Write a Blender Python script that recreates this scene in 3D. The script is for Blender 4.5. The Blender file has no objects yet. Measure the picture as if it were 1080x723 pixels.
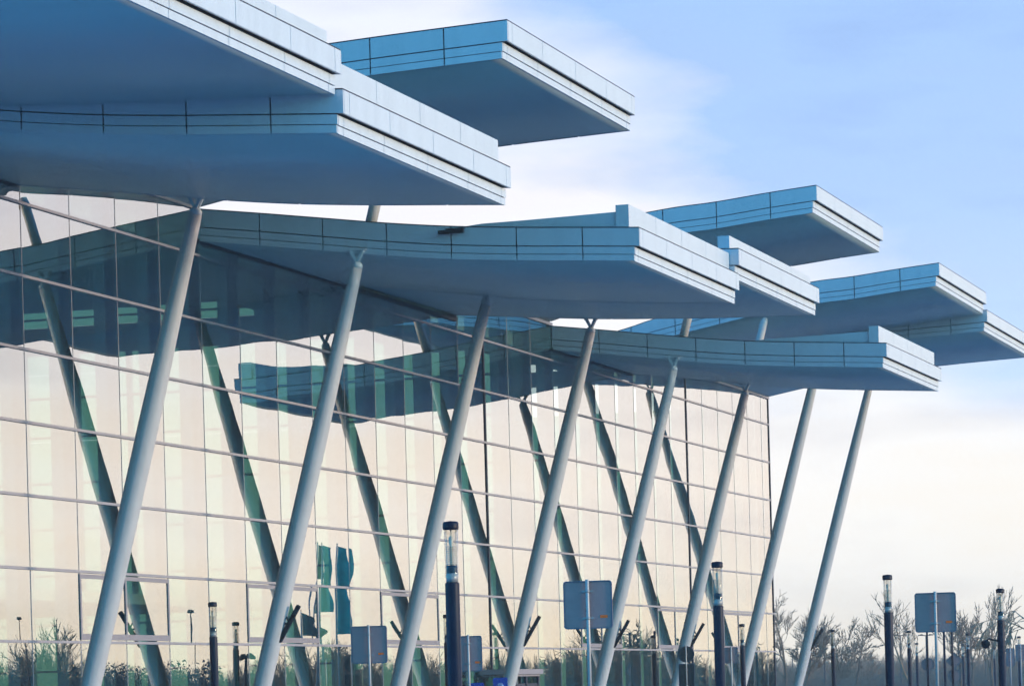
import bpy, bmesh, math, random
from mathutils import Vector, Matrix
random.seed(7)
R = math.radians
SC = bpy.context.scene
COL = SC.collection
H = 1.6            # one facade panel height in metres; the building is laid out in this module
EYE = 1.65

# ------------------------------------------------------------------ helpers
class MB:
    """collects shapes, builds ONE mesh object"""
    def __init__(self): self.v = []; self.f = []; self.m = []; self.s = []
    def add(self, vs, fs, mi=0, smooth=False):
        o = len(self.v)
        self.v += [tuple(p) for p in vs]
        for q in fs:
            self.f.append([i + o for i in q]); self.m.append(mi); self.s.append(smooth)
    def box(self, a, b, mi=0):
        x0, x1 = sorted((a[0], b[0])); y0, y1 = sorted((a[1], b[1])); z0, z1 = sorted((a[2], b[2]))
        vs = [(x0,y0,z0),(x1,y0,z0),(x1,y1,z0),(x0,y1,z0),(x0,y0,z1),(x1,y0,z1),(x1,y1,z1),(x0,y1,z1)]
        self.add(vs, [(0,3,2,1),(4,5,6,7),(0,1,5,4),(1,2,6,5),(2,3,7,6),(3,0,4,7)], mi)
    def tube(self, pts, rads, n=12, mi=0, caps=True, smooth=True):
        pts = [Vector(p) for p in pts]; rings = []
        vs = []; fs = []
        prev = None
        for i, p in enumerate(pts):
            d = (pts[min(i+1, len(pts)-1)] - pts[max(i-1, 0)])
            if d.length < 1e-9: d = Vector((0,0,1))
            d.normalize()
            if prev is None:
                u = d.orthogonal().normalized()
            else:
                u = prev - d * prev.dot(d)
                u = u.normalized() if u.length > 1e-6 else d.orthogonal().normalized()
            prev = u; w = d.cross(u)
            for k in range(n):
                a = 2*math.pi*k/n
                vs.append(p + (u*math.cos(a) + w*math.sin(a))*rads[i])
        for i in range(len(pts)-1):
            for k in range(n):
                k2 = (k+1) % n
                fs.append((i*n+k, i*n+k2, (i+1)*n+k2, (i+1)*n+k))
        self.add(vs, fs, mi, smooth)
        if caps:
            l = (len(pts)-1)*n
            o = len(self.v) - len(vs)
            self.f.append([o+k for k in range(n)][::-1]); self.m.append(mi); self.s.append(False)
            self.f.append([o+l+k for k in range(n)]); self.m.append(mi); self.s.append(False)
    def lathe(self, prof, n=24, c=(0,0,0), mi=0, smooth=True):
        vs = []; fs = []
        for r, z in prof:
            for k in range(n):
                a = 2*math.pi*k/n
                vs.append((c[0]+r*math.cos(a), c[1]+r*math.sin(a), c[2]+z))
        for i in range(len(prof)-1):
            for k in range(n):
                k2 = (k+1) % n
                fs.append((i*n+k, i*n+k2, (i+1)*n+k2, (i+1)*n+k))
        self.add(vs, fs, mi, smooth)
    def prism(self, poly, off, mi=0):
        """closed solid from polygon (list of Vector) extruded by vector off"""
        n = len(poly); off = Vector(off)
        vs = [Vector(p) for p in poly] + [Vector(p)+off for p in poly]
        fs = [tuple(range(n))[::-1], tuple(range(n, 2*n))]
        for k in range(n):
            k2 = (k+1) % n
            fs.append((k, k2, n+k2, n+k))
        self.add(vs, fs, mi)
    def build(self, name, mats, parent=None):
        me = bpy.data.meshes.new(name)
        me.from_pydata(self.v, [], self.f)
        if not isinstance(mats, (list, tuple)): mats = [mats]
        for m in mats: me.materials.append(m)
        me.polygons.foreach_set('material_index', self.m)
        me.polygons.foreach_set('use_smooth', self.s)
        me.update()
        bm = bmesh.new(); bm.from_mesh(me)
        bmesh.ops.recalc_face_normals(bm, faces=bm.faces[:])
        bm.to_mesh(me); bm.free()
        o = bpy.data.objects.new(name, me); COL.objects.link(o)
        if parent is not None: o.parent = parent
        return o

def tag(o, label=None, cat=None, group=None, kind=None):
    if label: o['label'] = label
    if cat: o['category'] = cat
    if group: o['group'] = group
    if kind: o['kind'] = kind
    return o

def empty(name, loc=(0,0,0), rz=0, **k):
    o = bpy.data.objects.new(name, None); COL.objects.link(o)
    o.location = loc; o.rotation_euler = (0, 0, rz); o.empty_display_size = .3
    return tag(o, **k)

def mat(name, col, rough=.5, metal=0, var=.0, scale=3.0, spec=.5, col2=None, bump=0, bscale=40):
    m = bpy.data.materials.new(name); m.use_nodes = True
    nt = m.node_tree; b = nt.nodes['Principled BSDF']
    b.inputs['Base Color'].default_value = (*col, 1)
    b.inputs['Roughness'].default_value = rough
    b.inputs['Metallic'].default_value = metal
    b.inputs['Specular IOR Level'].default_value = spec
    tc = nt.nodes.new('ShaderNodeTexCoord')
    if var or col2:
        nz = nt.nodes.new('ShaderNodeTexNoise'); nz.inputs['Scale'].default_value = scale
        nz.inputs['Detail'].default_value = 5; nz.inputs['Roughness'].default_value = .6
        nt.links.new(tc.outputs['Object'], nz.inputs['Vector'])
        rp = nt.nodes.new('ShaderNodeValToRGB')
        lo = col2 if col2 else tuple(c*(1-var) for c in col)
        hi = col if col2 else tuple(min(1, c*(1+var)) for c in col)
        rp.color_ramp.elements[0].position = .3; rp.color_ramp.elements[0].color = (*lo, 1)
        rp.color_ramp.elements[1].position = .7; rp.color_ramp.elements[1].color = (*hi, 1)
        nt.links.new(nz.outputs['Fac'], rp.inputs['Fac'])
        nt.links.new(rp.outputs['Color'], b.inputs['Base Color'])
    if bump:
        n2 = nt.nodes.new('ShaderNodeTexNoise'); n2.inputs['Scale'].default_value = bscale
        nt.links.new(tc.outputs['Object'], n2.inputs['Vector'])
        bp = nt.nodes.new('ShaderNodeBump'); bp.inputs['Strength'].default_value = bump
        bp.inputs['Distance'].default_value = .02
        nt.links.new(n2.outputs['Fac'], bp.inputs['Height'])
        nt.links.new(bp.outputs['Normal'], b.inputs['Normal'])
    return m

def soffit_detail(m, base):
    """metal ceiling trays: hairline joints and slight tray to tray tone, plus faint water marks"""
    nt = m.node_tree; b = nt.nodes['Principled BSDF']
    tc = nt.nodes.new('ShaderNodeTexCoord')
    br = nt.nodes.new('ShaderNodeTexBrick'); br.offset = 0
    br.inputs['Scale'].default_value = 1; br.inputs['Brick Width'].default_value = 2.58; br.inputs['Row Height'].default_value = 1.29
    br.inputs['Mortar Size'].default_value = .010; br.inputs['Mortar Smooth'].default_value = .1
    br.inputs['Color1'].default_value = (*(c*.965 for c in base), 1); br.inputs['Color2'].default_value = (*(min(1, c*1.03) for c in base), 1)
    br.inputs['Mortar'].default_value = (*(c*.72 for c in base), 1)
    nz = nt.nodes.new('ShaderNodeTexNoise'); nz.inputs['Scale'].default_value = .35; nz.inputs['Detail'].default_value = 6
    rp = nt.nodes.new('ShaderNodeValToRGB'); rp.color_ramp.elements[0].color = (.90, .90, .91, 1); rp.color_ramp.elements[1].color = (1, 1, 1, 1)
    rp.color_ramp.elements[0].position = .3; rp.color_ramp.elements[1].position = .6
    mx = nt.nodes.new('ShaderNodeMix'); mx.data_type = 'RGBA'; mx.blend_type = 'MULTIPLY'; mx.inputs['Factor'].default_value = 1
    L = nt.links.new
    L(tc.outputs['Object'], br.inputs['Vector']); L(tc.outputs['Object'], nz.inputs['Vector']); L(nz.outputs['Fac'], rp.inputs['Fac'])
    L(br.outputs['Color'], mx.inputs['A']); L(rp.outputs['Color'], mx.inputs['B']); L(mx.outputs['Result'], b.inputs['Base Color'])

def streaks(m, base, amount, sx=2.2, sz=.22):
    """weathering that runs down the face"""
    nt = m.node_tree; b = nt.nodes['Principled BSDF']
    tc = nt.nodes.new('ShaderNodeTexCoord'); mp = nt.nodes.new('ShaderNodeMapping'); mp.inputs['Scale'].default_value = (sx, sx, sz)
    nz = nt.nodes.new('ShaderNodeTexNoise'); nz.inputs['Scale'].default_value = 1.6; nz.inputs['Detail'].default_value = 7; nz.inputs['Roughness'].default_value = .65
    rp = nt.nodes.new('ShaderNodeValToRGB')
    rp.color_ramp.elements[0].position = .32; rp.color_ramp.elements[0].color = (*(c*(1-amount) for c in base), 1)
    rp.color_ramp.elements[1].position = .58; rp.color_ramp.elements[1].color = (*base, 1)
    L = nt.links.new
    L(tc.outputs['Object'], mp.inputs['Vector']); L(mp.outputs[0], nz.inputs['Vector']); L(nz.outputs['Fac'], rp.inputs['Fac']); L(rp.outputs['Color'], b.inputs['Base Color'])

def glass_mat(name, tint, f0, f1, f2, gloss=(1, 1, 1)):
    """coated pane: mirror share grows towards grazing view, the rest is seen through, tinted"""
    m = bpy.data.materials.new(name); m.use_nodes = True
    nt = m.node_tree; nt.nodes.clear()
    out = nt.nodes.new('ShaderNodeOutputMaterial')
    mix = nt.nodes.new('ShaderNodeMixShader')
    tr = nt.nodes.new('ShaderNodeBsdfTransparent'); tr.inputs['Color'].default_value = (*tint, 1)
    gl = nt.nodes.new('ShaderNodeBsdfGlossy'); gl.inputs['Roughness'].default_value = 0.0
    gl.inputs['Color'].default_value = (*gloss, 1)
    lw = nt.nodes.new('ShaderNodeLayerWeight'); lw.inputs['Blend'].default_value = .5
    rp = nt.nodes.new('ShaderNodeValToRGB')
    e = rp.color_ramp.elements
    e[0].position = 0; e[0].color = (f0,)*3 + (1,)
    e[1].position = 1; e[1].color = (1, 1, 1, 1)
    a = e.new(.55); a.color = (f1,)*3 + (1,)
    a = e.new(.8); a.color = (f2,)*3 + (1,)
    nt.links.new(lw.outputs['Facing'], rp.inputs['Fac'])
    nt.links.new(rp.outputs['Color'], mix.inputs['Fac'])
    nt.links.new(tr.outputs[0], mix.inputs[1]); nt.links.new(gl.outputs[0], mix.inputs[2])
    nt.links.new(mix.outputs[0], out.inputs['Surface'])
    return m

M = dict(
    panel=mat('white_metal_cladding', (.65, .67, .72), .38, var=.03, scale=.6),
    joint=mat('dark_joint', (.012, .016, .035), .6),
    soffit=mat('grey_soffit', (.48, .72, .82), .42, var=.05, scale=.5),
    column=mat('column_paint', (.62, .59, .575), .42, var=.05, scale=1.2, bump=.03),
    head=mat('white_steel', (.72, .73, .74), .4),
    mullion=mat('pale_aluminium', (.44, .385, .41), .4, metal=.3, var=.05),
    fin=mat('dark_fin', (.03, .028, .05), .5),
    post=mat('inner_post', (.34, .42, .43), .6),
    frame=mat('window_frame_aluminium', (.37, .31, .33), .45, metal=.2, var=.05),
    inner=mat('inner_wall', (.48, .62, .62), .7, var=.15, scale=.4),
    slab=mat('concrete_slab', (.38, .47, .48), .8, var=.15),
    glass=glass_mat('coated_glass', (.72, .90, .84), .12, .44, .54, (1, .985, .97)),
    pane_back=glass_mat('pane_back', (.96, .98, .97), 0, 0, 0),
    rear_glass=glass_mat('rear_glass', (.36, .57, .50), .05, .10, .22),
    lamp_navy=mat('navy_paint', (.008, .008, .026), .45, var=.2, scale=6, spec=.25),
    lamp_clear=glass_mat('clear_tube', (.96, .95, .93), .02, .05, .16),
    louvre=mat('lamp_louvre', (.85, .72, .60), .5),
    steel=mat('galvanised_steel', (.44, .40, .40), .45, metal=.3, var=.12, scale=5),
    signback=mat('sign_back_grey', (.38, .23, .23), .5, metal=.2, var=.08, scale=4),
    signdark=mat('dark_sign_back', (.030, .026, .030), .5, var=.1),
    signrim=mat('sign_rim', (.10, .12, .18), .5),
    orange=mat('orange_sticker', (1.0, .15, .01), .5),
    signblue=mat('blue_sign_face', (.01, .06, .45), .4),
    symbol=mat('pale_symbol', (.55, .70, .95), .5),
    dark=mat('black_metal', (.012, .012, .02), .5, spec=.3),
    bark=mat('bark', (.12, .08, .06), .9, col2=(.06, .045, .035), scale=4),
    birch=mat('pale_bark', (.36, .23, .14), .9, col2=(.17, .11, .07), scale=4),
    twig=mat('twigs', (.25, .145, .09), .9),
    hedge=mat('evergreen_leaves', (.05, .065, .06), .8, col2=(.03, .045, .04), scale=2),
    asphalt=mat('asphalt', (.07, .095, .12), .9, var=.3, scale=.4, bump=.3, bscale=60),
    paving=mat('grey_paving', (.19, .30, .40), .85, var=.15, scale=.8, bump=.2, bscale=30),
    grass=mat('winter_grass', (.08, .09, .04), .95, col2=(.12, .10, .06), scale=.15, bump=.4, bscale=15),
    marking=mat('white_road_paint', (.75, .75, .73), .7, var=.1, scale=8),
    kerb=mat('kerb_concrete', (.34, .34, .34), .85, var=.15, scale=4),
    teal=mat('teal_cloth', (.01, .60, .52), .8, var=.25, scale=2),
    mint=mat('mint_cloth', (.22, .62, .45), .8, var=.15, scale=2),
    navycloth=mat('navy_cloth', (.015, .03, .14), .8, var=.2, scale=2),
    mixcloth=mat('patterned_cloth', (.40, .20, .10), .8, col2=(.05, .17, .20), scale=2.2),
    paleprint=mat('pale_print', (.45, .62, .55), .8),
)

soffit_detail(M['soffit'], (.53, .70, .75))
streaks(M['panel'], (.66, .68, .73), .09)
streaks(M['column'], (.70, .62, .60), .10, 3.5, .35)
# ------------------------------------------------------------------ building frame: s along facade, n out of the glass, z above the eye
def W(s, n, z): return Vector((n*H, s*H, z*H + EYE))
GZ = -EYE/H                      # ground in module units
SA, SS = 36.46, 6.4467
def K(k): return SA + k*SS       # column line k
MW = 1.6105; M0 = 42.985         # mullion module
def MU(j): return M0 + j*MW
TZ = .872                        # lowest transom

def interp(P, x):
    if x <= P[0][0]:
        (a, b), (c, d) = P[0], P[1]
    elif x >= P[-1][0]:
        (a, b), (c, d) = P[-2], P[-1]
    else:
        for i in range(len(P)-1):
            if P[i][0] <= x <= P[i+1][0]:
                (a, b), (c, d) = P[i], P[i+1]
                # Catmull-Rom for a smooth wave
                p0 = P[max(i-1, 0)]; p3 = P[min(i+2, len(P)-1)]
                t = (x-a)/(c-a)
                m1 = (d-p0[1])/(c-p0[0])*(c-a); m2 = (p3[1]-b)/(p3[0]-a)*(c-a)
                return (2*t**3-3*t**2+1)*b + (t**3-2*t**2+t)*m1 + (-2*t**3+3*t**2)*d + (t**3-t**2)*m2
    return b + (d-b)*(x-a)/(c-a)

LOW = [(-1,7.24),(0,7.10),(1.05,6.96),(2.08,6.815),(3.08,6.675),(4.08,6.56),(5.1,6.475),(6.15,6.405),(7.05,6.345)]
MID = [(-1,7.28),(0,7.19),(1.5,7.06),(2.9,6.945),(4.45,6.865),(5.1,6.835),(7.05,6.775)]
HI5 = [(-1,7.42),(0,7.60),(1,7.78),(2,7.93),(3,8.05),(4,8.13),(5.14,8.195),(6.18,8.24),(7.05,8.275)]
HI6 = [(-1,7.45),(0,7.68),(.55,7.83),(2,8.11),(3,8.29),(4.3,8.45),(5.1,8.50),(6.1,8.60),(7.05,8.68)]

terminal = empty('terminal_building', W(K(3), 0, GZ),
    label='glass fronted terminal with stepped overhanging white roofs on leaning grey columns', cat='terminal')
TI = Matrix.Translation(-terminal.location)
def part(mb, name, mats, parent=terminal):
    """vertices given in world space; parents keep identity so shift by the terminal base"""
    off = terminal.location
    mb.v = [(x-off.x, y-off.y, z-off.z) for x, y, z in mb.v]
    return mb.build(name, mats, parent)

NF = 7.06     # front face
def nstrip(mb, prof, n0, n1, s0, s1, za, zb, mi, seg=6):
    """solid bar following the roof wave between n0..n1, s0..s1, heights za..zb above the soffit line"""
    vs = []; fs = []
    for i in range(seg+1):
        n = n0 + (n1-n0)*i/seg; z = interp(prof, n)
        vs += [W(s0, n, z+za), W(s1, n, z+za), W(s1, n, z+zb), W(s0, n, z+zb)]
    for i in range(seg):
        a = i*4; b = a+4
        for k in range(4):
            k2 = (k+1) % 4
            fs.append((a+k, a+k2, b+k2, b+k))
    fs += [(0,1,2,3), (seg*4, seg*4+3, seg*4+2, seg*4+1)]
    mb.add(vs, fs, mi, False)

BANDS = [(.222, .485, 0.0), (.098, .206, .075), (.0, .088, .085)]   # z range, setback at the front
def roof(prof, k0, k1, parapet=0, upstand=False):
    s0, s1 = K(k0)+.012, K(k1)-.012
    core = MB()
    nstrip(core, prof, -1.0, NF-.12, s0+.03, s1-.03, .03, .475, 0, 30)
    nstrip(core, prof, -1.0, NF-.005, s0+.006, s1-.006, .487, .503, 0, 30)     # dark edge trim
    r = part(core, 'roof', [M['joint']])
    so = MB()
    nstrip(so, prof, -1.0, NF-.10, s0+.03, s1-.03, .006, .0275, 0, 40)
    for f in range(len(so.s)): so.s[f] = f % 4 in (0, 2)
    part(so, 'soffit', [M['soffit']], r)
    jn = .010
    edges = [-1.0] + [1.03*j for j in range(0, 7)] + [NF-.002]
    for (sa, sb) in ((s0, s0+.028), (s1-.028, s1)):
        side = MB()
        for i in range(len(edges)-1):
            a, b = edges[i]+jn, edges[i+1]-(jn if i < len(edges)-2 else 0)
            for za, zb, back in BANDS:
                b2 = b - (back if i == len(edges)-2 else 0)
                nstrip(side, prof, a, b2, sa, sb, za, zb, 0, 6)
        part(side, 'side_fascia', [M['panel']], r)
    fr = MB()
    n = 4
    se = [s0+.03, s0+.22] + [s0 + (s1-s0)*j/4 + .0 for j in range(1, 4)] + [s1-.19, s1-.03] if False else \
         [s0+.03, s0+.21] + [s0 + (s1-s0)*j/4 for j in range(1, 4)] + [s1-.21, s1-.03]
    for i in range(len(se)-1):
        for za, zb, back in BANDS:
            nf = NF-back; z = interp(prof, NF)
            g = .006
            fr.box(W(se[i]+g, nf-.03, z+za), W(se[i+1]-g, nf, z+zb), 0)
    part(fr, 'front_fascia', [M['panel']], r)
    if parapet:
        pb = MB(); z0 = interp(prof, 6.9)+.5; z1 = z0+parapet
        js = [s0+.02 + (s1-s0-.04)*j/4 for j in range(5)]
        for i in range(4):
            pb.box(W(js[i]+(.006 if i else 0), 6.70, z0), W(js[i+1]-(.006 if i < 3 else 0), 6.90, z1), 0)
        part(pb, 'parapet', [M['panel']], r)
    if upstand:
        ub = MB(); vs = []
        ns = [4.3, 4.6, 5.2, 5.9, 6.69]
        poly = [W(s0+.06, n_, interp(prof, n_)+.5) for n_ in ns] + [W(s0+.06, 6.69, 7.10), W(s0+.06, 5.9, 7.083), W(s0+.06, 5.2, 7.07), W(s0+.06, 4.6, 7.065)]
        ub.prism(poly, Vector((0, .12*H, 0)))
        part(ub, 'upstand', [M['panel']], r)
    return r

roof(MID, -1.0, 0, .215)
roof(LOW, 0, 1, .345)
roof(HI5, 1, 2)
roof(LOW, 2, 3, .34, True)
roof(MID, 3, 4, .215)
roof(HI6, 4, 5)
roof(LOW, 5, 6, .345, True)
roof(HI6, 6, 7)
roof(HI5, 7, 8.14)

# ---- leaning columns
def cn(z): return .784 + .278*z
def cs(k, z): return 36.54 + k*SS - .0099*z
def column(k, ztop, flood, upper=None):
    mb = MB(); N = 28; pts = []; rr = []
    zb = GZ + .02
    L = ztop - zb
    for i in range(N+1):
        t = i/N; z = zb + L*t
        pts.append(W(cs(k, z), cn(z), z))
        r = .142 if .22 < t < .62 else None
        if t <= .22: r = .108 + (.142-.108)*math.sin(t/.22*math.pi/2)
        elif t >= .62: r = .142 - (.142-.092)*((t-.62)/.38)**1.35
        rr.append(r*H)
    mb.tube(pts, rr, 32)
    c = part(mb, 'column', [M['column']])
    # fork head
    h = MB(); z = ztop; ax = (W(cs(k, z+.1), cn(z+.1), z+.1) - W(cs(k, z), cn(z), z)).normalized()
    p0 = W(cs(k, z), cn(z), z)
    h.tube([p0, p0+ax*.05*H, p0+ax*.09*H], [.088*H, .088*H, .05*H], 20)
    q = p0 + ax*.07*H
    for dn in (-.10, .10):
        top = q + Vector((dn*H, 0, .20*H))
        d = top - q
        for sy in (-.045, .02):
            h.prism([q + Vector((-.022*H, sy*H, 0)), q + Vector((.022*H, sy*H, 0)),
                     top + Vector((.028*H, sy*H, 0)), top + Vector((-.028*H, sy*H, 0))], Vector((0, .022*H, 0)))
        h.tube([top + Vector((0, -.06*H, -.03*H)), top + Vector((0, .06*H, -.03*H))], [.018*H]*2, 8)
    h.box(q + Vector((-.15*H, -.06*H, .192*H)), q + Vector((.15*H, .06*H, .206*H)))
    part(h, 'column_head', [M['head']], c)
    # base plate
    b = MB(); zc = GZ
    p = W(cs(k, zc), cn(zc), zc)
    b.lathe([(0.001, .0), (.34, .0), (.34, .03), (.24, .05), (.22, .16), (.16, .17)], 28, p)
    part(b, 'base_collar', [M['steel']], c)
    if flood:
        f = MB()
        a = W(cs(k, .87)-.02, 1.155, .872); e = W(cs(k, 1.42)-.02, 1.49, 1.415)
        d = (e-a).normalized(); u = Vector((0, 1, 0)); w = d.cross(u)
        def barprism(a, e, hw, hd):
            f.prism([a+u*hw+w*hd, a-u*hw+w*hd, a-u*hw-w*hd, a+u*hw-w*hd], e-a)
        barprism(a, e, .055, .045)
        mid = (a+e)/2
        zz = (mid.z-EYE)/H
        cpt = W(cs(k, zz), cn(zz)+.08, zz)
        f.tube([cpt, mid], [.025, .025], 8); f.tube([mid+Vector((0,0,.02)), W(cs(k, zz+.16), cn(zz+.16)+.1, zz+.16)], [.02, .02], 8)
        f.tube([W(cs(k, .87), cn(.87)+.05, .87), a], [.03, .03], 8)
        part(f, 'floodlight', [M['dark']], c)
    if upper:
        m = MB(); z0, z1 = upper
        m.tube([W(cs(k, z)+.17, cn(z), z) for z in (z0-.25, (z0+z1)/2, z1-.1, z1)], [.088*H, .09*H, .085*H, .06*H], 24)
        part(m, 'upper_strut', [M['column']], c)

column(-1, 6.55, False)
column(0, 6.55, True)
column(1, 6.53, False, (7.05, 7.99))
column(2, 6.52, True, (7.15, 7.99))
column(3, 6.60, False)
column(4, 6.72, True, (7.25, 8.2))
column(5, 6.53, True, (7.15, 8.22))
column(6, 6.50, True, (7.15, 8.22))
column(7, 8.00, False)
column(8, 7.78, True)

# ---- curtain wall
J0, J1 = -4, 29
JE = (K(8.14)-M0)/MW                          # corner of the glass wall
def ztop(s):
    k = (s-SA)/SS
    for a, b, z in ((-9, .0, 7.12), (0, 1, 7.10), (1, 2, 7.6), (2, 4.0, 7.10), (4.0, 5.0, 7.62), (5, 6.0, 7.1), (6, 99, 7.57)):
        if a <= k < b: return z
rows = [GZ] + [TZ + i for i in range(7)]       # 0..6
random.seed(3)
panes = []
def pane(s0, s1, z0, z1):
    mb = MB(); g = 5
    A = random.uniform(-.0017, .0022); tx = random.uniform(-.0018, .0018); tz = random.uniform(-.0014, .0014)
    B = random.uniform(-.00035, .00035)
    wd = (s1-s0)*H; hd = (z1-z0)*H
    G = 8; vs = []; fs = []
    for i in range(G+1):
        for j in range(G+1):
            u = i/G; v = j/G
            d = A*16*u*(1-u)*v*(1-v) + tx*(u-.5)*wd*.5 + tz*(v-.5)*hd*.5 + B*math.sin(3*math.pi*u)*math.sin(2*math.pi*v)
            p = W(s0+(s1-s0)*u, 0, z0+(z1-z0)*v); p.x += d
            vs.append(p)
    for i in range(G):
        for j in range(G):
            a = i*(G+1)+j
            fs.append((a, a+G+1, a+G+2, a+1))
    mb.add(vs, fs, 0, True)
    bk = [W(s0, 0, z0), W(s1, 0, z0), W(s1, 0, z1), W(s0, 0, z1)]
    ft = [vs[0].copy(), vs[G*(G+1)].copy(), vs[(G+1)**2-1].copy(), vs[G].copy()]
    for p in bk: p.x -= .028
    mb.add(ft+bk, [(4,7,6,5), (0,1,5,4), (1,2,6,5), (2,3,7,6), (3,0,4,7)], 1, False)
    return mb
zsplit = rows + [99]
vis = []
js = list(range(J0, 29)) 
for j in js:
    sa, sb = MU(j)+.005, (MU(j+1) if j < 28 else K(8.14))-.005
    zt = ztop((sa+sb)/2)
    for i in range(len(zsplit)-1):
        z0, z1 = zsplit[i]+.02, min(zsplit[i+1], zt)-.02
        if z1-z0 < .05: continue
        vis.append((sa if j >= -1 else 1e6+sa, sa, sb, z0, z1, j))
order = sorted(vis, key=lambda t: (t[0] - 40*(t[4]-t[3]) if t[5] >= -1 else 1e6))
GM = [M['glass'], M['pane_back']]
for t in order[:100]:
    part(pane(*t[1:5]), 'glass_pane', GM)
rest = MB()
for t in order[100:]:
    p = pane(*t[1:5]); rest.add(p.v, p.f, 0)
    rest.s[-len(p.s):] = p.s; rest.m[-len(p.m):] = p.m
tag(part(rest, 'glass_pane', GM), kind='stuff')

for j in range(J0, 30):
    s = MU(j) if j < 29 else K(8.14)
    thick = j in (13, 23, 29)
    zt = max(ztop(s-.1), ztop(s+.1)) if j < 29 else 7.57
    mb = MB()
    hw = .03 if thick else .0075
    mb.box(W(s-hw, -.03, GZ), W(s+hw, .02 if thick else .004, zt), 1 if thick else 0)
    mb.box(W(s-.03, -.17, GZ), W(s+.03, -.032, zt), 1)
    part(mb, 'mullion', [M['mullion'], M['fin']])
    pb = MB()
    pb.box(W(s-.035, -.36, GZ), W(s+.035, -.19, zt), 0)
    part(pb, 'inner_post', [M['post']])
def rail(s0, s1, z, hw=.019, out=.03, name='transom', mi=0):
    mb = MB(); mb.box(W(s0, -.06, z-hw), W(s1, out, z+hw), mi)
    mb.box(W(s0, -.14, z-hw*.8), W(s1, -.062, z+hw*.8), 1)
    part(mb, name, [M['mullion'], M['fin']])
for i in range(7):
    rail(MU(J0), K(8.14)+.04, TZ+i)
bounds = [(-2, 0, 7.12), (0, 1, 7.10), (1, 2, 7.6), (2, 4, 7.10), (4, 5, 7.62), (5, 6, 7.10), (6, 8.145, 7.57)]
for a, b, z in bounds:
    rail(K(a) if a > -2 else MU(J0), K(b), z+.002, .03, .04, 'head_rail', 1 if z < 7.2 else 0)
for a, b in ((1, 3), (5, 7), (9, 11), (17, 19), (21, 23), (25, 27), (-3, -1)):
    mb = MB(); z0, z1 = TZ+.035, TZ+.965; t = .06; o = .014
    s0, s1 = MU(a)-.01, MU(b)+.01
    mb.box(W(s0, .0, z0), W(s1, o, z0+.085)); mb.box(W(s0, 0, z1-t), W(s1, o, z1))
    for s in (s0, (s0+s1)/2-.025, s1-.05):
        mb.box(W(s, .0, z0+.087), W(s+.05, o, z1-t-.002))
    part(mb, 'window_frame', [M['frame']])

# ---- hall behind the glass
mb = MB()
s0, s1 = MU(J0), K(8.14)
mb.prism([W(s0, -.75, 7.2), W(s0, -.75, 7.5), W(s0, -6.4, 9.1), W(s0, -6.4, 8.8)], Vector((0, (s1-s0)*H-.05, 0)))
mb.box(W(s0, -10.2, 9.5), W(s1-.05, -6.6, 9.72)); mb.box(W(s0, -10.4, 9.5), W(s1-.05, -10.22, 11.3)); mb.box(W(s0, -26, 11.32), W(s1-.05, -10.2, 11.5))
mb.box(W(s0, -6.6, 8.8), W(s1-.05, -6.42, 9.72))
part(mb, 'hall_roof', [M['slab']])
mb = MB()
mb.box(W(s0, -26.2, GZ), W(s1-.05, -26.02, 11.31)); mb.box(W(s0-.2, -26.2, GZ), W(s0-.02, -.75, 8.6))
part(mb, 'rear_wall', [M['inner']])
mb = MB()
mb.box(W(s0, -25.9, GZ+.01), W(s1-.06, -.55, GZ+.06)); mb.box(W(s0, -25.9, 2.3), W(s1-6, -12, 2.55))
mb.box(W(s0, -25.9, 2.56), W(s1-6, -25.7, 7.5))
part(mb, 'hall_floor', [M['slab']])
ew = MB(); eg = MB()
# end wall: opaque bands and a glazed grid
def wall_band(z0, z1, n0=-26, n1=-.6): ew.box(W(s1-.04, n0, z0), W(s1+.08, n1, z1))
wall_band(9.3, 9.72, -10.2, -6.6); wall_band(9.85, 10.62, -26, -10.2); wall_band(11.08, 11.5, -26, -10.2)
wall_band(8.2, 8.6, -6.6, -3.2)
n = -.6
while n > -26:
    ew.box(W(s1-.06, n-.14, GZ), W(s1+.10, n, 9.849 if n < -10.3 else (9.29 if n < -6.6 else 7.4))); n -= 1.6
for z in (.9, 2.2, 3.6, 4.9, 6.2, 7.5, 8.6):
    ew.box(W(s1-.03, -25.9, z), W(s1+.05, -.7 if z < 7.4 else -6.7, z+.06))
ew.box(W(s1-.03, -25.9, 10.84), W(s1+.05, -10.3, 10.89))
part(ew, 'end_wall', [M['inner']])
eg.box(W(s1+.0, -25.9, GZ), W(s1+.015, -.6, 7.4)); eg.box(W(s1+.0, -25.9, 7.41), W(s1+.015, -6.7, 9.29)); eg.box(W(s1, -25.9, 10.63), W(s1+.015, -10.3, 11.07)); eg.box(W(s1, -25.9, 9.3), W(s1+.015, -10.3, 9.84))
part(eg, 'end_glazing', [M['rear_glass']])

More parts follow.
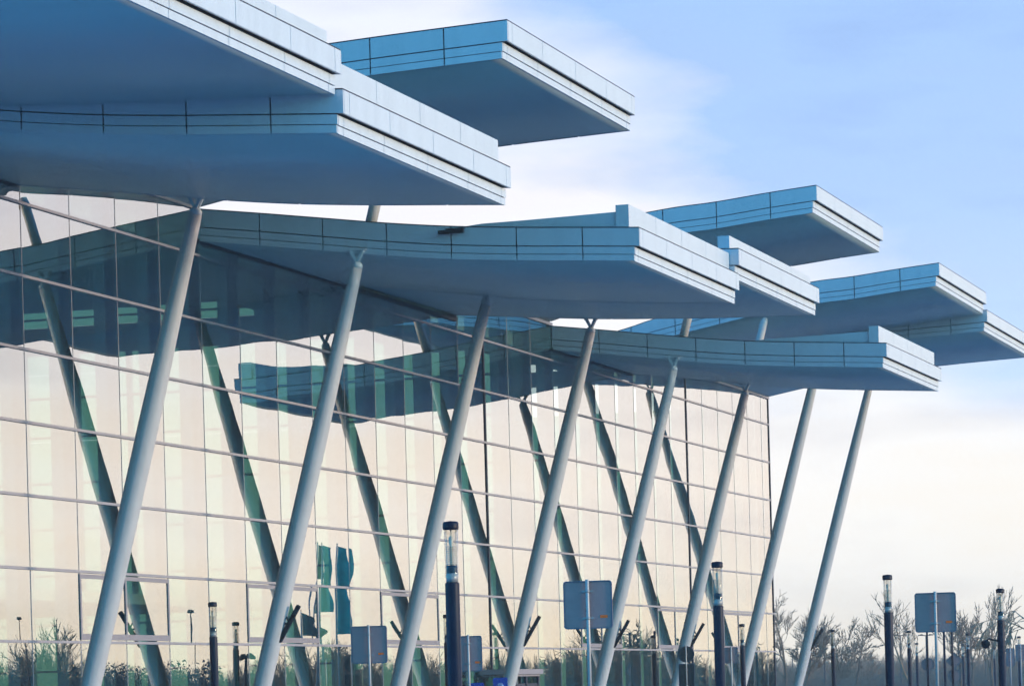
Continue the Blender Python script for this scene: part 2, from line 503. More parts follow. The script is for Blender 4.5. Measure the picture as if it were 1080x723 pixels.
# ---- security camera on the low roof edge, entrance porch
mb = MB()
p = W(K(2)-.01, 4.07, 6.95)
mb.box(p+Vector((-.02, -.16, -.03)), p+Vector((.03, .0, .03)))
mb.box(p+Vector((-.16, -.24, -.05)), p+Vector((.03, -.12, .04)))
mb.box(p+Vector((.05, -.27, -.05)), p+Vector((.48, -.13, .055)))
mb.box(p+Vector((.02, -.28, .057)), p+Vector((.51, -.12, .067)))
part(mb, 'security_camera', [M['dark']])
mb = MB()
a, b = 63.0, 65.6
mb.box(W(a, .04, .34), W(b, .55, .44)); mb.box(W(a+.08, .06, .30), W(b-.08, .50, .338))
po = part(mb, 'entrance_porch', [M['frame']])
mb = MB()
for s in (a+.12, (a+b)/2-.35, (a+b)/2+.35, b-.12):
    mb.box(W(s-.04, .43, GZ), W(s+.04, .49, .298))
    mb.box(W(s-.03, .06, GZ), W(s+.03, .12, .298))
mb.box(W(a+.12, .45, .10), W(b-.12, .475, .16))
part(mb, 'porch_frame', [M['fin']], po)
mb = MB()
for q0, q1 in ((a+.18, (a+b)/2-.41), ((a+b)/2-.29, (a+b)/2+.29), ((a+b)/2+.41, b-.18)):
    mb.box(W(q0, .455, GZ+.02), W(q1, .465, .09))
for s in (a+.12, b-.12):
    mb.box(W(s-.008, .13, GZ+.02), W(s+.008, .42, .29))
part(mb, 'porch_glass', [M['glass']], po)

# ------------------------------------------------------------------ camera
FPX = 3620.8; AA = .2988; PITCH = -.001; ROLL = -.0281; N0 = 20.0869; CYP = 732.67
fw = Vector((-math.sin(AA), math.cos(AA), 0)); rt = Vector((math.cos(AA), math.sin(AA), 0)); up = Vector((0, 0, 1))
c, s = math.cos(PITCH), math.sin(PITCH)
up1 = up*c - fw*s; fw1 = up*s + fw*c
c, s = math.cos(ROLL), math.sin(ROLL)
rt2 = rt*c + up1*s; up2 = -rt*s + up1*c
cam = bpy.data.cameras.new('camera'); co = bpy.data.objects.new('camera', cam); COL.objects.link(co)
CP = Vector((N0*H, 0, EYE))
mt = Matrix((rt2, up2, -fw1)).transposed().to_4x4(); mt.translation = CP
co.matrix_world = mt
cam.sensor_fit = 'HORIZONTAL'; cam.sensor_width = 36; cam.lens = FPX/1080*36
cam.shift_x = 0; cam.shift_y = (CYP-361.5)/1080
cam.clip_start = .5; cam.clip_end = 20000
SC.camera = co
def at(x, y, Z):
    """world point seen at photo pixel (x, y) at view depth Z metres; used to place real things"""
    return CP + (rt2*((x-540)/FPX) + up2*(-(y-CYP)/FPX) + fw1)*Z
def ground(x, Z):
    p = at(x, 723, Z); return Vector((p.x, p.y, 0))
FACING = math.pi/2*0 + math.atan2(1, 0)*0

# ------------------------------------------------------------------ ground
def sheet(name, x0, y0, x1, y1, z, m, thick=.0):
    mb = MB()
    if thick: mb.box((x0, y0, z-thick), (x1, y1, z))
    else: mb.add([(x0,y0,z),(x1,y0,z),(x1,y1,z),(x0,y1,z)], [(0,1,2,3)])
    return tag(mb.build(name, m), kind='structure')
sheet('ground', -4000, -3000, 4000, 7000, -.16, M['grass'])
sheet('forecourt_paving', -45, -60, 20.0, 175, -.004, M['paving'], .15)
sheet('road', 20.35, -60, 44, 320, -.13, M['asphalt'], .02)
sheet('kerb', 20.003, -60, 20.347, 175, .004, M['kerb'], .15)
mb = MB()
y = -50
while y < 300:
    mb.box((30.9, y, -.128), (31.06, y+3, -.126)); y += 7.5
tag(mb.build('road_marking', M['marking']), kind='structure')
sheet('car_park', -45, 178, 20.0, 318, -.02, M['asphalt'], .1)

# ------------------------------------------------------------------ lamp columns
def lamp(x, ytop, label, extra=False):
    hy = CYP - .0281*(x-540)
    Z = 2.15*FPX/(hy-ytop)
    g = ground(x, Z)
    e = empty('lamp_column', g, label=label, cat='lamp post', group='navy lamp columns with clear tubular heads')
    r = .09
    p = MB()
    p.lathe([(.001, 0), (.17, 0), (.17, .02), (r, .05), (r, 3.02), (r-.004, 3.035), (.001, 3.036)], 24)
    p.box((-.045, -r-.004, .5), (.045, -r+.02, .95))
    p.build('post', M['lamp_navy'], e)
    b = MB(); b.lathe([(.001, 3.038), (.074, 3.038), (.074, 3.15), (.001, 3.151)], 24); b.build('collar', M['steel'], e)
    b2 = MB(); b2.lathe([(.001, 3.152), (.070, 3.152), (.070, 3.25), (.001, 3.251)], 24); b2.build('gear_housing', M['lamp_navy'], e)
    t = MB(); t.lathe([(.086, 3.10), (.086, 3.695), (.080, 3.695), (.080, 3.10), (.086, 3.10)], 24); t.build('clear_tube', M['lamp_clear'], e)
    l = MB()
    for i in range(9):
        z = 3.27 + i*.027
        l.lathe([(.030, z), (.072, z-.006), (.072, z), (.030, z+.006), (.030, z)], 20)
    for a in range(4):
        l.tube([(.06*math.cos(a*1.5708+.4), .06*math.sin(a*1.5708+.4), 3.25), (.06*math.cos(a*1.5708+.4), .06*math.sin(a*1.5708+.4), 3.7)], [.005, .005], 6)
    l.lathe([(.022, 3.252), (.022, 3.50), (.03, 3.53), (.03, 3.60), (.001, 3.62)], 12)
    l.build('louvre', M['louvre'], e)
    cp = MB(); cp.lathe([(.001, 3.697), (.098, 3.697), (.100, 3.715), (.100, 3.775), (.085, 3.795), (.001, 3.806)], 24); cp.build('cap', M['lamp_navy'], e)
    if extra:
        q = MB(); q.tube([(-.09, 0, 2.55), (-.3, 0, 2.60), (-.36, 0, 2.56)], [.02, .02, .02], 8)
        q.lathe([(.001, -.13), (.07, -.11), (.11, -.03), (.11, .03), (.05, .07), (.001, .08)], 16, (-.38, 0, 2.5))
        q.build('side_lamp', M['dark'], e)
    return e
lamp(480, 553, 'nearest and largest lamp column, in front of the third leaning column')
lamp(226.5, 638, 'lamp column at far left, before the glass wall, left of the second leaning column')
lamp(759.8, 595.5, 'tall lamp column right of the round traffic sign, beside the small square sign')
lamp(784.2, 661, 'thin lamp column at the foot of the last column before the glass corner')
lamp(879.6, 667, 'thin lamp column against bare trees just right of the outermost leaning column')
lamp(939, 609.2, 'thick lamp column with stepped neck, left of the big square sign at right')
lamp(1057.5, 623.8, 'thick lamp column near the right edge, small ball lamp on its side', True)
lamp(960, 668, 'small lamp column between the thick stepped lamp column and the big square sign')
lamp(968, 681, 'smaller lamp column just left of the distant round sign')
lamp(1022, 671, 'small lamp column right of the diamond shaped sign')
lamp(1016.7, 682, 'smaller lamp column directly right of the diamond sign, overlapped by a larger one')
lamp(1049.8, 686, 'tiny distant lamp column just left of the thick lamp column by the right edge')
lamp(1076, 674, 'small lamp column whose head rises over the square sign at the right edge')
lamp(473, 651, 'lamp column half hidden behind the nearest and largest lamp column')

# ------------------------------------------------------------------ signs seen from behind
def rrect(w, h, r, n=5):
    P = []
    for cx, cz, a0 in ((w/2-r, h/2-r, 0), (-w/2+r, h/2-r, 90), (-w/2+r, -h/2+r, 180), (w/2-r, -h/2+r, 270)):
        for i in range(n+1):
            a = R(a0+90*i/n); P.append((cx+r*math.cos(a), cz+r*math.sin(a)))
    return P
def plate(e, shape, cz, name='sign_plate', rim=True, th=.03, yo=.045, xo=0, m='signback'):
    mb = MB()
    pts = [Vector((x+xo, yo, z+cz)) for x, z in shape]
    mb.prism(pts, Vector((0, th, 0)), 0)
    if rim:
        n = len(pts); vs = []; fs = []
        ctr = Vector((xo, yo, cz))
        for q, dy in ((1, -.014), (.955, -.014), (.955, 0), (1, .0)):
            for p in pts: vs.append(ctr + (p-ctr)*q + Vector((0, dy, 0)))
        for a in range(4):
            b = (a+1) % 4
            for k in range(n):
                k2 = (k+1) % n
                fs.append((a*n+k, a*n+k2, b*n+k2, b*n+k))
        mb.add(vs, fs, 1)
    return mb.build(name, [M[m], M['signrim']], e)
def signpost(e, h, r=.03, m='steel'):
    mb = MB(); mb.lathe([(.001, 0), (r, 0), (r, h-.01), (r*.8, h), (.001, h)], 16); return mb.build('sign_post', M[m], e)
def brackets(e, w, zs):
    mb = MB()
    for z in zs:
        mb.box((-w*.12, .031, z-.015), (w*.12, .044, z+.015)); mb.tube([(0, 0, z-.02), (0, 0, z+.02)], [.036, .036], 14)
    mb.build('bracket', M['steel'], e)
def sticker(e, x, z, w=.115, h=.042):
    mb = MB(); mb.box((x-w/2, .040, z-h/2), (x+w/2, .0445, z+h/2)); mb.build('sticker', M['orange'], e)
YAW = AA*.55          # boards face traffic driving along the terminal, backs to the camera
def sign(x, ytop, ybot, wpx, size, label, shape='rect', hpx=None, stick=True, rz=None, side=1):
    Z = size*FPX/wpx
    g = ground(x, Z)
    e = empty('traffic_sign', g, rz=YAW if rz is None else rz, label=label, cat='traffic sign', group='backs of traffic signs')
    zt = at(x, ytop, Z).z; zb = at(x, ybot, Z).z
    h = zt-zb; cz = (zt+zb)/2; w = size*1.03
    signpost(e, zt+.02)
    plate(e, rrect(w, h, .05), cz)
    brackets(e, w, (zb+h*.22, zt-h*.22))
    if stick: sticker(e, w*.32*side, zb+h*.25)
    return e, Z, zb, zt
sign(622.2, 611.8, 662.5, 50.2, .735, 'largest square sign back with orange sticker, in front of the fifth leaning column')
sign(390.3, 659.5, 699, 37, .735, 'square sign back with orange sticker between the second and third leaning columns')
sign(494.9, 670, 707.5, 28, .56, 'narrow sign back with orange sticker, right beside the nearest lamp column')
sign(988.8, 624.3, 666, 42, .735, 'square sign back with orange sticker against sky and bare trees at right')
e, Z, zb, zt = sign(772, 682, 699, 14, .42, 'small square sign back right of the tall lamp column, no sticker', stick=False)
sign(1066.6, 683, 702, 9, .42, 'narrow slate sign back just right of the thick lamp column by the edge', stick=False)
sign(1077.5, 679, 696.5, 11, .50, 'square slate sign back cut by the right edge of the photo', stick=False)
sign(382, 705, 724, 14.5, .5, 'dark low sign back under the square sign between second and third columns', stick=False)

# round sign over a square board
Z = 108; g = ground(724.4, Z)
e = empty('traffic_sign', g, rz=YAW, label='round sign back above a dark upright board at the sixth leaning column', cat='traffic sign', group='backs of traffic signs')
cz = at(724.4, 689.4, Z).z
signpost(e, cz+.26, .022)
plate(e, [(.26*math.cos(2*math.pi*i/28), .26*math.sin(2*math.pi*i/28)) for i in range(28)], cz, 'round_plate', m='signdark')
zb = at(724.4, 699.3, Z).z
plate(e, rrect(.50, .95, .03), zb-.475, 'lower_plate', yo=.047, m='signdark')
brackets(e, .4, (cz, zb-.2, zb-.7))
# distant round sign
Z = 150; g = ground(979.2, Z)
e = empty('traffic_sign', g, rz=YAW, label='distant round sign back on a navy post below the square sign at right', cat='traffic sign', group='backs of traffic signs')
signpost(e, at(979, 655, Z).z, .045, 'lamp_navy')
plate(e, [(.29*math.cos(2*math.pi*i/24), .29*math.sin(2*math.pi*i/24)) for i in range(24)], at(979, 700, Z).z, 'round_plate', yo=.05)
# diamond over round
Z = 146; g = ground(1005.4, Z)
e = empty('traffic_sign', g, rz=YAW, label='diamond shaped sign back above a round one on a navy post at right', cat='traffic sign', group='backs of traffic signs')
signpost(e, at(1005, 655, Z).z, .045, 'lamp_navy')
d = .36
plate(e, [(d, 0), (0, d), (-d, 0), (0, -d)], at(1005, 696.3, Z).z, 'diamond_plate', yo=.05, xo=.07)
plate(e, [(.29*math.cos(2*math.pi*i/24), .29*math.sin(2*math.pi*i/24)) for i in range(24)], at(1005, 712, Z).z, 'round_plate', yo=.05, xo=.07)
# plain navy post
Z = 148; g = ground(997, Z)
e = empty('navy_post', g, label='slim navy post under the square sign at right, left of the diamond sign', cat='post')
mb = MB(); mb.lathe([(.001, 0), (.14, 0), (.14, .02), (.05, .04), (.05, at(997, 657, Z).z), (.001, at(997, 657, Z).z+.02)], 16); mb.build('shaft', M['lamp_navy'], e)
mb = MB(); mb.lathe([(.001, 0), (.06, .01), (.06, .07), (.001, .10)], 16, (0, 0, at(997, 657, Z).z)); mb.build('cap', M['lamp_navy'], e)
# blue parking style boards at the bottom edge
for x, yt, w, Z, lb in ((528, 714, .42, 98, 'small blue information board with pale symbol beside the fourth leaning column'),
                        (503.5, 719.5, .40, 100, 'small blue board peeping up right of the nearest lamp column')):
    g = ground(x, Z)
    e = empty('information_board', g, rz=YAW, label=lb, cat='sign', group='blue boards by the entrance')
    zt = at(x, yt, Z).z
    signpost(e, zt-.02, .025)
    mb = MB(); mb.prism([Vector((a, -.05, b+zt-w*.62)) for a, b in rrect(w, w*1.24, .03)], Vector((0, .02, 0))); mb.build('board', M['signblue'], e)
    mb = MB(); cx = 0; cz = zt-w*.55
    mb.tube([(.07*math.cos(t), -.055, cz+.07*math.sin(t)) for t in [i*math.pi/8 for i in range(17)]], [.012]*17, 6)
    mb.tube([(-.1, -.055, cz-.02), (0, -.055, cz+.03), (.1, -.055, cz-.02)], [.014]*3, 6)
    mb.build('symbol', M['symbol'], e)

# ------------------------------------------------------------------ distant street lights
def street_light(x, ytop, half, label, height=7.0, droop=0, g=None, heads='bar'):
    hy = CYP - .0281*(x-540)
    if g is None:
        Z = (height-EYE)*FPX/(hy-ytop); g = ground(x, Z); hw = half*Z/FPX
    else: hw = half
    e = empty('street_light', g, rz=AA, label=label, cat='street light', group='double armed street lights')
    p = MB(); p.lathe([(.001, 0), (.14, 0), (.13, .9), (.10, 1.0), (.06, height-.05), (.001, height)], 12); p.build('pole', M['dark'], e)
    for sx in (-1, 1):
        a = MB(); a.tube([(0, 0, height-.08), (sx*hw*.45, 0, height-.02-droop*.3)], [.05, .05], 8)
        arm = a.build('arm', M['dark'], e)
        h = MB(); x0, x1 = sx*hw*.42, sx*hw
        z0, z1 = height-droop*.3, height-droop
        h.prism([Vector((x0, -.16, z0-.09)), Vector((x1, -.13, z1-.05)), Vector((x1, -.13, z1+.05)), Vector((x0, -.16, z0+.10))], Vector((0, .32, 0)))
        h.build('lamp_head', M['dark'], arm)
    return e
street_light(951, 672.7, 6.8, 'double armed street light between the stepped lamp column and the square sign')
street_light(978, 672.7, 8, 'double armed street light directly below the square sign at right')
street_light(1040, 675.7, 8.3, 'double armed street light against the sky left of the right edge lamp column')
street_light(870.5, 670.6, 7, 'double armed street light just right of the outermost leaning column')
street_light(836.5, 688, 7.2, 'double armed street light before dark bare trees, left of the outermost column')
street_light(815.5, 691.5, 8.2, 'street light with two drooping heads at the corner of the glass wall', droop=.55)
street_light(907, 689.3, 8, 'double armed street light low among bare trees left of the stepped lamp column')

def mirrored(x, y, Z):
    """the real place of something that the photo shows only as a reflection in the glass wall"""
    p = at(x, y, Z); return Vector((-p.x, p.y, p.z))
# street light that the facade mirrors left of the second column
p = mirrored(263, 690, 150)
e = street_light(0, 0, .36, 'street light mirrored in the glass left of the second leaning column', height=p.z, g=Vector((p.x, p.y, 0)), droop=.18)
for x, y, Z in ((203, 645, 190), (25, 652, 200)):
    p = mirrored(x, y, Z)
    street_light(0, 0, .34, 'slim street light mirrored in the glass %s' % ('between first column and far left lamp column' if x > 100 else 'at the left edge of the photo'), height=p.z, g=Vector((p.x, p.y, 0))).scale = (.45, .45, 1)

# ------------------------------------------------------------------ flags (seen mirrored in the glass)
def flag(x, ytop, ybot, Z, wd, m, label, emblem=False):
    p = mirrored(x, ytop, Z); zt = p.z; zb = mirrored(x, ybot, Z).z
    e = empty('flagpole', (p.x, p.y, 0), rz=math.pi-.35, label=label, cat='flag', group='flags by the forecourt')
    mb = MB(); mb.lathe([(.001, 0), (.06, 0), (.035, zt+.05), (.001, zt+.06)], 12); mb.lathe([(.001, -.05), (.05, 0), (.001, .06)], 12, (0, 0, zt+.1))
    mb.build('pole', M['steel'], e)
    f = MB(); NX, NZ = 14, 26; vs = []; fs = []
    rnd = random.Random(int(x))
    ph = rnd.uniform(0, 6)
    for side in (0, 1):
        for i in range(NX+1):
            for j in range(NZ+1):
                u = i/NX; v = j/NZ
                wv = wd*(1 - .34*math.sin(v*5.2+ph)*(.25+.75*v) - .10*math.sin(v*13+ph*2))
                yy = .10*math.sin(u*9+ph+v*1.5)*(.3+v*.7) + .012*side
                vs.append((.05+u*wv + .05*math.sin(v*7+ph)*u, yy, zt - v*(zt-zb) - .25*u*(1-v)*wd))
    n = (NX+1)*(NZ+1)
    for side in (0, 1):
        for i in range(NX):
            for j in range(NZ):
                a = side*n+i*(NZ+1)+j
                fs.append((a, a+NZ+1, a+NZ+2, a+1))
    f.add(vs, fs, 0, True)
    if emblem:
        pass
    fo = f.build('cloth', M[m], e)
    if emblem:
        q = MB()
        for cz in (zt-(zt-zb)*.62, zt-(zt-zb)*.84):
            q.tube([(.05+wd*.5+wd*.27*math.cos(t), -.13, cz+wd*.42*math.sin(t)) for t in [i*math.pi/10 for i in range(21)]], [.03]*21, 6)
        q.build('printed_rings', M['paleprint'], fo)
flag(353, 575, 668, 157, .56, 'teal', 'long teal flag with pale rings mirrored in the glass left of a square sign', True)
flag(336.5, 574, 645, 158, .42, 'mint', 'mint green flag mirrored in the glass beside the teal flag')
flag(330.5, 574, 610, 160, .26, 'navycloth', 'furled dark blue flag mirrored in the glass left of the mint flag')
flag(319, 645, 672, 152, .8, 'mixcloth', 'low patterned flag mirrored in the opening window right of the second column')

# ------------------------------------------------------------------ bare trees
def grow(rnd, height, spread, levels, trunk_r, mbt, mbc, lean=0, twig=.016, nb=(3, 5), base=(0, 0, 0), fork=.3, droop=0.0, sides=6):
    def branch(p, d, L, r, lvl):
        n = 4 if lvl < 2 else 3
        pts = [p]; rr = [r]
        cur = p.copy(); dd = d.copy()
        for i in range(n):
            dd = (dd + Vector((rnd.gauss(0, .12), rnd.gauss(0, .12), rnd.gauss(.05, .08) - droop*lvl*.15))).normalized()
            cur = cur + dd*(L/n); pts.append(cur.copy()); rr.append(max(twig*.7, r*(1-.62*(i+1)/n)))
        (mbt if lvl == 0 else mbc).tube(pts, rr, sides if lvl == 0 else (4 if lvl == 1 else 3), 0, caps=False, smooth=lvl < 2)
        if lvl >= levels: return
        k = rnd.randint(*nb) + (3 if lvl == 0 else 0)
        for b in range(k):
            t = rnd.uniform(fork if lvl == 0 else .2, 1.0)
            i = min(int(t*n), n-1); q = pts[i].lerp(pts[i+1], t*n-i)
            ax = Vector((rnd.gauss(0, 1), rnd.gauss(0, 1), rnd.gauss(0, .4)))
            ax = (ax - dd*ax.dot(dd)).normalized()
            ang = rnd.uniform(.45, .95)*spread
            nd = (dd*math.cos(ang) + ax*math.sin(ang) + Vector((0, 0, .12-droop*.4))).normalized()
            branch(q, nd, L*rnd.uniform(.45, .72), max(twig, rr[i]*rnd.uniform(.45, .65)), lvl+1)
        branch(pts[-1], dd, L*rnd.uniform(.5, .65), max(twig, rr[-1]), lvl+1)
    d0 = Vector((lean, 0, 1)).normalized()
    branch(Vector(base), d0, height*.5, trunk_r, 0)
def tree(x, ytop, Z, seed, label, mats=('bark', 'twig'), spread=1.0, levels=4, droop=0, nb=(2, 4), twig=.036, lean=0):
    g = ground(x, Z); zt = at(x, ytop, Z).z
    e = empty('bare_tree', g, label=label, cat='tree', group='bare trees beyond the terminal')
    t, c = MB(), MB()
    grow(random.Random(seed), zt, spread, levels, zt*.016+.06, t, c, lean, twig, nb, droop=droop)
    zm = max(v[2] for v in t.v + c.v); f = zt/zm
    t.v = [(a*f, b*f, z*f) for a, b, z in t.v]; c.v = [(a*f, b*f, z*f) for a, b, z in c.v]
    t.build('trunk', M[mats[0]], e); c.build('crown', M[mats[1]], e)
    return e
tree(826, 621, 330, 1, 'tallest bare tree, rising beside the corner of the glass wall')
tree(846, 640, 345, 2, 'dense bare tree left of the outermost leaning column', nb=(4, 5))
tree(879, 650, 340, 3, 'bare tree directly behind the thin lamp column right of the outermost column', nb=(3, 4))
tree(903, 655, 330, 4, 'spreading bare tree with open crown left of the stepped lamp column', spread=1.15, nb=(2, 4))
tree(962, 622, 350, 5, 'pale bare tree between the stepped lamp column and the square sign', ('birch', 'birch'), nb=(2, 3), spread=.8)
tree(1013, 630, 345, 6, 'dark bare tree behind the right side of the square sign', nb=(3, 4))
tree(1024, 650, 352, 12, 'bare tree with slanting boughs right of the square sign', nb=(2, 4), lean=.3)
tree(1047, 616, 360, 7, 'thin tall bare tree just left of the right edge lamp column', spread=.6, nb=(2, 3))
tree(1079, 606, 330, 8, 'pale weeping bare tree cut by the right edge of the photo', ('birch', 'birch'), droop=.9, nb=(3, 4), spread=.9)

# far woodland seen as one mass, and the belt that only the glass mirrors
def belt(name, label, fn, count, seed, mats, hr, levels=3, nb=(3, 4), twig=.035):
    rnd = random.Random(seed); protos = []
    for i in range(7):
        t = MB(); grow(random.Random(seed*50+i), 1.0, 1.0, levels, .016, t, t, 0, .0042, nb, sides=4, fork=.25); protos.append(t)
    big = MB()
    for i in range(count):
        g, h = fn(rnd); t = rnd.choice(protos); h *= rnd.uniform(*hr)
        a = rnd.uniform(0, 6.28); ca, sa = math.cos(a), math.sin(a)
        big.add([(g.x+(x*ca-y*sa)*h, g.y+(x*sa+y*ca)*h, g.z+z*h) for x, y, z in t.v], t.f, 0)
    o = big.build(name, M[mats]); tag(o, label=label, cat='woodland', kind='stuff'); return o
def far(rnd):
    x = rnd.uniform(790, 1110); Z = rnd.uniform(420, 620); g = ground(x, Z); g.z = -.16
    return g, 5.6*Z/520
belt('woodland', 'distant strip of bare woodland along the horizon at lower right', far, 620, 3, 'twig', (.6, 1.1))
def mir(rnd):
    x = rnd.uniform(-40, 830); Z = rnd.uniform(235, 330)
    p = ground(x, Z); g = Vector((-p.x, p.y, -.16))
    return g, 4.6 + 2.2*max(0, math.sin(x*.021+.5))**4
belt('woodland', 'belt of bare woodland mirrored in the foot of the glass wall', mir, 640, 9, 'twig', (.55, 1.1))
def undergrowth(name, label, fn, count, seed):
    rnd = random.Random(seed); mb = MB()
    for i in range(count):
        c, r, h = fn(rnd)
        for k in range(100):
            th = rnd.uniform(0, 6.28); q = rnd.random()**.5; zz = rnd.random()
            p = c + Vector((math.cos(th)*q*r*(1-.5*zz), math.sin(th)*q*r*(1-.5*zz), zz*h))
            a = Vector((rnd.gauss(0, 1), rnd.gauss(0, 1), rnd.gauss(0, 1))).normalized()*rnd.uniform(.04, .13)
            b = a.orthogonal().normalized()*rnd.uniform(.04, .11)
            mb.add([p-a-b, p+a-b*.3, p+a*.4+b, p-a*.6+b*.8], [(0,1,2,3)], 0)
    o = mb.build(name, M['hedge']); tag(o, label=label, cat='shrubs', kind='stuff')
def ug_far(rnd):
    x = rnd.uniform(800, 1100); Z = rnd.uniform(390, 430); g = ground(x, Z); g.z = -.2
    return g, rnd.uniform(1.2, 2.2), rnd.uniform(1.2, 3.4)
undergrowth('undergrowth', 'low dark scrub at the foot of the distant woodland', ug_far, 260, 21)
def ug_mir(rnd):
    x = rnd.uniform(-40, 230) if rnd.random() < .6 else rnd.uniform(540, 830); Z = rnd.uniform(200, 235); p = ground(x, Z); g = Vector((-p.x, p.y, -.2))
    h = rnd.uniform(2.6, 4.4) if x < 230 else rnd.uniform(1.0, 2.6)
    return g, rnd.uniform(1.0, 1.8), h
undergrowth('undergrowth', 'dark scrub mirrored in the foot of the glass wall', ug_mir, 560, 22)

# ------------------------------------------------------------------ air
mb = MB(); mb.box((-900, -120, -1.2), (900, 760, 24))
hz = mb.build('haze', mat('haze', (1, 1, 1)))
nt = hz.data.materials[0].node_tree; nt.nodes.clear()
o_ = nt.nodes.new('ShaderNodeOutputMaterial'); v_ = nt.nodes.new('ShaderNodeVolumePrincipled')
v_.inputs['Color'].default_value = (.97, .92, .91, 1); v_.inputs['Density'].default_value = .0005
nt.links.new(v_.outputs['Volume'], o_.inputs['Volume'])
tag(hz, label='thin pale winter haze over the forecourt and the far woodland', cat='haze', kind='stuff')

# ------------------------------------------------------------------ light
SUN_AZ = R(89); SUN_EL = R(9)      # azimuth from +Y (along the facade) towards +X (out of the facade)
w = bpy.data.worlds.new('World'); SC.world = w; w.use_nodes = True
nt = w.node_tree; nt.nodes.clear()
N = nt.nodes.new; Lk = nt.links.new
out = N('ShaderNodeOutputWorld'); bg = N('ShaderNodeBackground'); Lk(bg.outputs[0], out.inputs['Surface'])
sky = N('ShaderNodeTexSky'); sky.sky_type = 'NISHITA'; sky.sun_disc = False
sky.sun_elevation = SUN_EL; sky.sun_rotation = SUN_AZ; sky.air_density = 1.0; sky.dust_density = 1.0; sky.ozone_density = 2.0
SKY_S = .10
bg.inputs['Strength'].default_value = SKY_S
tc = N('ShaderNodeTexCoord')
sep = N('ShaderNodeSeparateXYZ'); Lk(tc.outputs['Generated'], sep.inputs[0])
def math_(op, a, b=None, clamp=False):
    n = N('ShaderNodeMath'); n.operation = op; n.use_clamp = clamp
    for i, v in enumerate((a, b)):
        if v is None: continue
        if isinstance(v, (int, float)): n.inputs[i].default_value = v
        else: Lk(v, n.inputs[i])
    return n.outputs[0]
def ramp(fac, els):
    r = N('ShaderNodeValToRGB'); e = r.color_ramp.elements
    while len(e) > 2: e.remove(e[-1])
    e[0].position, e[0].color = els[0][0], (*els[0][1], 1)
    e[1].position, e[1].color = els[-1][0], (*els[-1][1], 1)
    for p, c_ in els[1:-1]:
        q = e.new(p); q.color = (*c_, 1)
    Lk(fac, r.inputs['Fac']); return r.outputs['Color']
elev = math_('MAXIMUM', sep.outputs['Z'], 0)
az = math_('ARCTAN2', sep.outputs['X'], sep.outputs['Y'])     # 0 along the facade, + outwards
# thin bright cloud sheet: warm at the horizon, white above; brighter towards the sun side
cl_col = ramp(math_('MULTIPLY', elev, 3.0), [(0, (1.0, .90, .72)), (.10, (1.0, .95, .88)), (.27, (.91, .90, .91)), (.43, (.87, .86, .92)), (.62, (.78, .81, .95)), (1, (.35, .5, .85))])
nz = N('ShaderNodeTexNoise'); nz.inputs['Scale'].default_value = 5.0; nz.inputs['Detail'].default_value = 6; nz.inputs['Roughness'].default_value = .52
mp = N('ShaderNodeMapping'); mp.inputs['Scale'].default_value = (1, 1, 3.2); mp.inputs['Location'].default_value = (.35, .2, .1)
Lk(tc.outputs['Generated'], mp.inputs['Vector']); Lk(mp.outputs[0], nz.inputs['Vector'])
# blue opens towards the upper right of the view
bl = math_('SUBTRACT', 1.0, math_('DIVIDE', math_('ABSOLUTE', math_('ADD', az, .15)), .16), True)
t1 = math_('ADD', math_('MULTIPLY', elev, 1.3), math_('MULTIPLY', bl, math_('MULTIPLY', elev, 7.0)))
cov = math_('ADD', math_('SUBTRACT', math_('MULTIPLY', nz.outputs['Fac'], 2.0), t1), .02)
cov = ramp(cov, [(.22, (0, 0, 0)), (.62, (1, 1, 1))])
# the sheet covers the side of the sky ahead and out from the facade, thinning overhead and behind
ahead = math_('ADD', math_('MULTIPLY', sep.outputs['Y'], .75), math_('MULTIPLY', sep.outputs['X'], .45))
ahead = ramp(ahead, [(.0, (0, 0, 0)), (.52, (1, 1, 1))])
thin = ramp(elev, [(0, (1, 1, 1)), (.22, (.97, .97, .97)), (.6, (.12, .12, .12)), (1, (.05, .05, .05))])
veil_col = ramp(math_('MULTIPLY', elev, 3.0), [(0, (1.0, .88, .72)), (.10, (.94, .92, .93)), (.27, (.54, .70, .98)), (.43, (.41, .58, .93)), (.62, (.35, .53, .88)), (1, (.20, .40, .85))])
mixc = N('ShaderNodeMix'); mixc.data_type = 'RGBA'
Lk(cov, mixc.inputs['Factor']); Lk(veil_col, mixc.inputs['A']); Lk(cl_col, mixc.inputs['B'])
scl = N('ShaderNodeMix'); scl.data_type = 'RGBA'; scl.blend_type = 'MULTIPLY'; scl.inputs['Factor'].default_value = 1
Lk(mixc.outputs['Result'], scl.inputs['A']); g_ = 18.4; scl.inputs['B'].default_value = (g_, g_, g_, 1)
fin = N('ShaderNodeMix'); fin.data_type = 'RGBA'
wf = ramp(az, [(0, (.525, .525, .525)), (.20, (1.0, .93, .865)), (.6, (1.0, .93, .84))])
wrm = N('ShaderNodeMix'); wrm.data_type = 'RGBA'; wrm.blend_type = 'MULTIPLY'; wrm.inputs['Factor'].default_value = 1
Lk(scl.outputs['Result'], wrm.inputs['A']); Lk(wf, wrm.inputs['B'])
n3 = N('ShaderNodeTexNoise'); n3.inputs['Scale'].default_value = 9.0; n3.inputs['Detail'].default_value = 5; n3.inputs['Roughness'].default_value = .5
m3 = N('ShaderNodeMapping'); m3.inputs['Scale'].default_value = (1, 1, 4.5); m3.inputs['Location'].default_value = (.1, .7, .3)
Lk(tc.outputs['Generated'], m3.inputs['Vector']); Lk(m3.outputs[0], n3.inputs['Vector'])
streak = ramp(n3.outputs['Fac'], [(.36, (.88, .88, .90)), (.52, (1, 1, 1)), (.68, (1.0, .97, .92))])
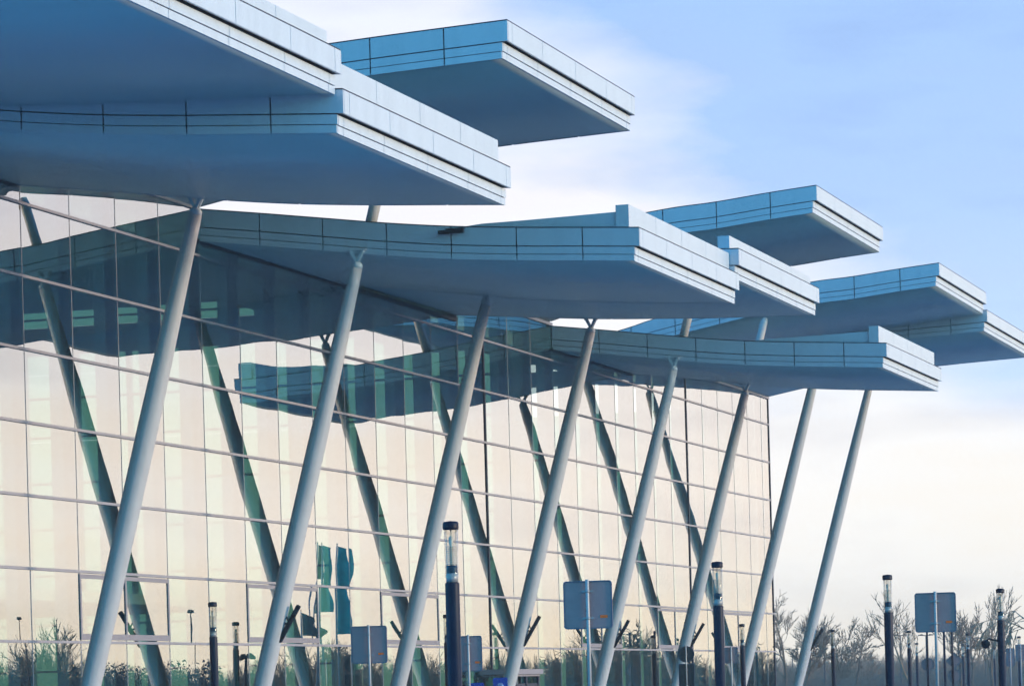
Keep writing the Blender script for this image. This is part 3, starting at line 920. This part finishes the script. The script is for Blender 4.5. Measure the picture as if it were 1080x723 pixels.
ws = N('ShaderNodeMix'); ws.data_type = 'RGBA'; ws.blend_type = 'MULTIPLY'; ws.inputs['Factor'].default_value = 1
hi = ramp(math_('MULTIPLY', elev, 3.0), [(0, (1.0, 1.0, .93)), (.14, (.98, .98, .98)), (.42, (.76, .79, .84)), (1, (.7, .74, .82))])
hf = ramp(az, [(0, (0, 0, 0)), (.2, (1, 1, 1))])
hm = N('ShaderNodeMix'); hm.data_type = 'RGBA'; hm.blend_type = 'MULTIPLY'
Lk(hf, hm.inputs['Factor']); Lk(wrm.outputs['Result'], hm.inputs['A']); Lk(hi, hm.inputs['B'])
Lk(hm.outputs['Result'], ws.inputs['A']); Lk(streak, ws.inputs['B'])
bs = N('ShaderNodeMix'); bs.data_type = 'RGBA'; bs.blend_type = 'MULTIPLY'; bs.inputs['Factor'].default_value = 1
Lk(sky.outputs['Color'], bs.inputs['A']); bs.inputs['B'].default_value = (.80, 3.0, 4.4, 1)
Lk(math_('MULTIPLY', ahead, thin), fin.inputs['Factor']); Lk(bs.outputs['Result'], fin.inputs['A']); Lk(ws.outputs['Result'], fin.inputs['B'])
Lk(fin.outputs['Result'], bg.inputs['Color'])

sl = bpy.data.lights.new('sun', 'SUN'); so = bpy.data.objects.new('sun', sl); COL.objects.link(so)
sl.energy = 1.75; sl.angle = R(8); sl.color = (1.0, .79, .55)
sd = Vector((math.sin(SUN_AZ)*math.cos(SUN_EL), math.cos(SUN_AZ)*math.cos(SUN_EL), math.sin(SUN_EL)))
so.rotation_euler = sd.to_track_quat('Z', 'Y').to_euler(); so.location = (60, 60, 60)

SC.view_settings.view_transform = 'Standard'; SC.view_settings.look = 'None'
SC.view_settings.exposure = .3; SC.view_settings.gamma = 1; SC.view_settings.use_curve_mapping = False
SC.render.engine = 'CYCLES'
SC.cycles.max_bounces = 10; SC.cycles.transparent_max_bounces = 32; SC.cycles.glossy_bounces = 6
SC.cycles.sample_clamp_indirect = 4.0; SC.cycles.use_denoising = True; SC.cycles.denoising_input_passes = 'RGB'
SC.cycles.caustics_reflective = False; SC.cycles.caustics_refractive = False
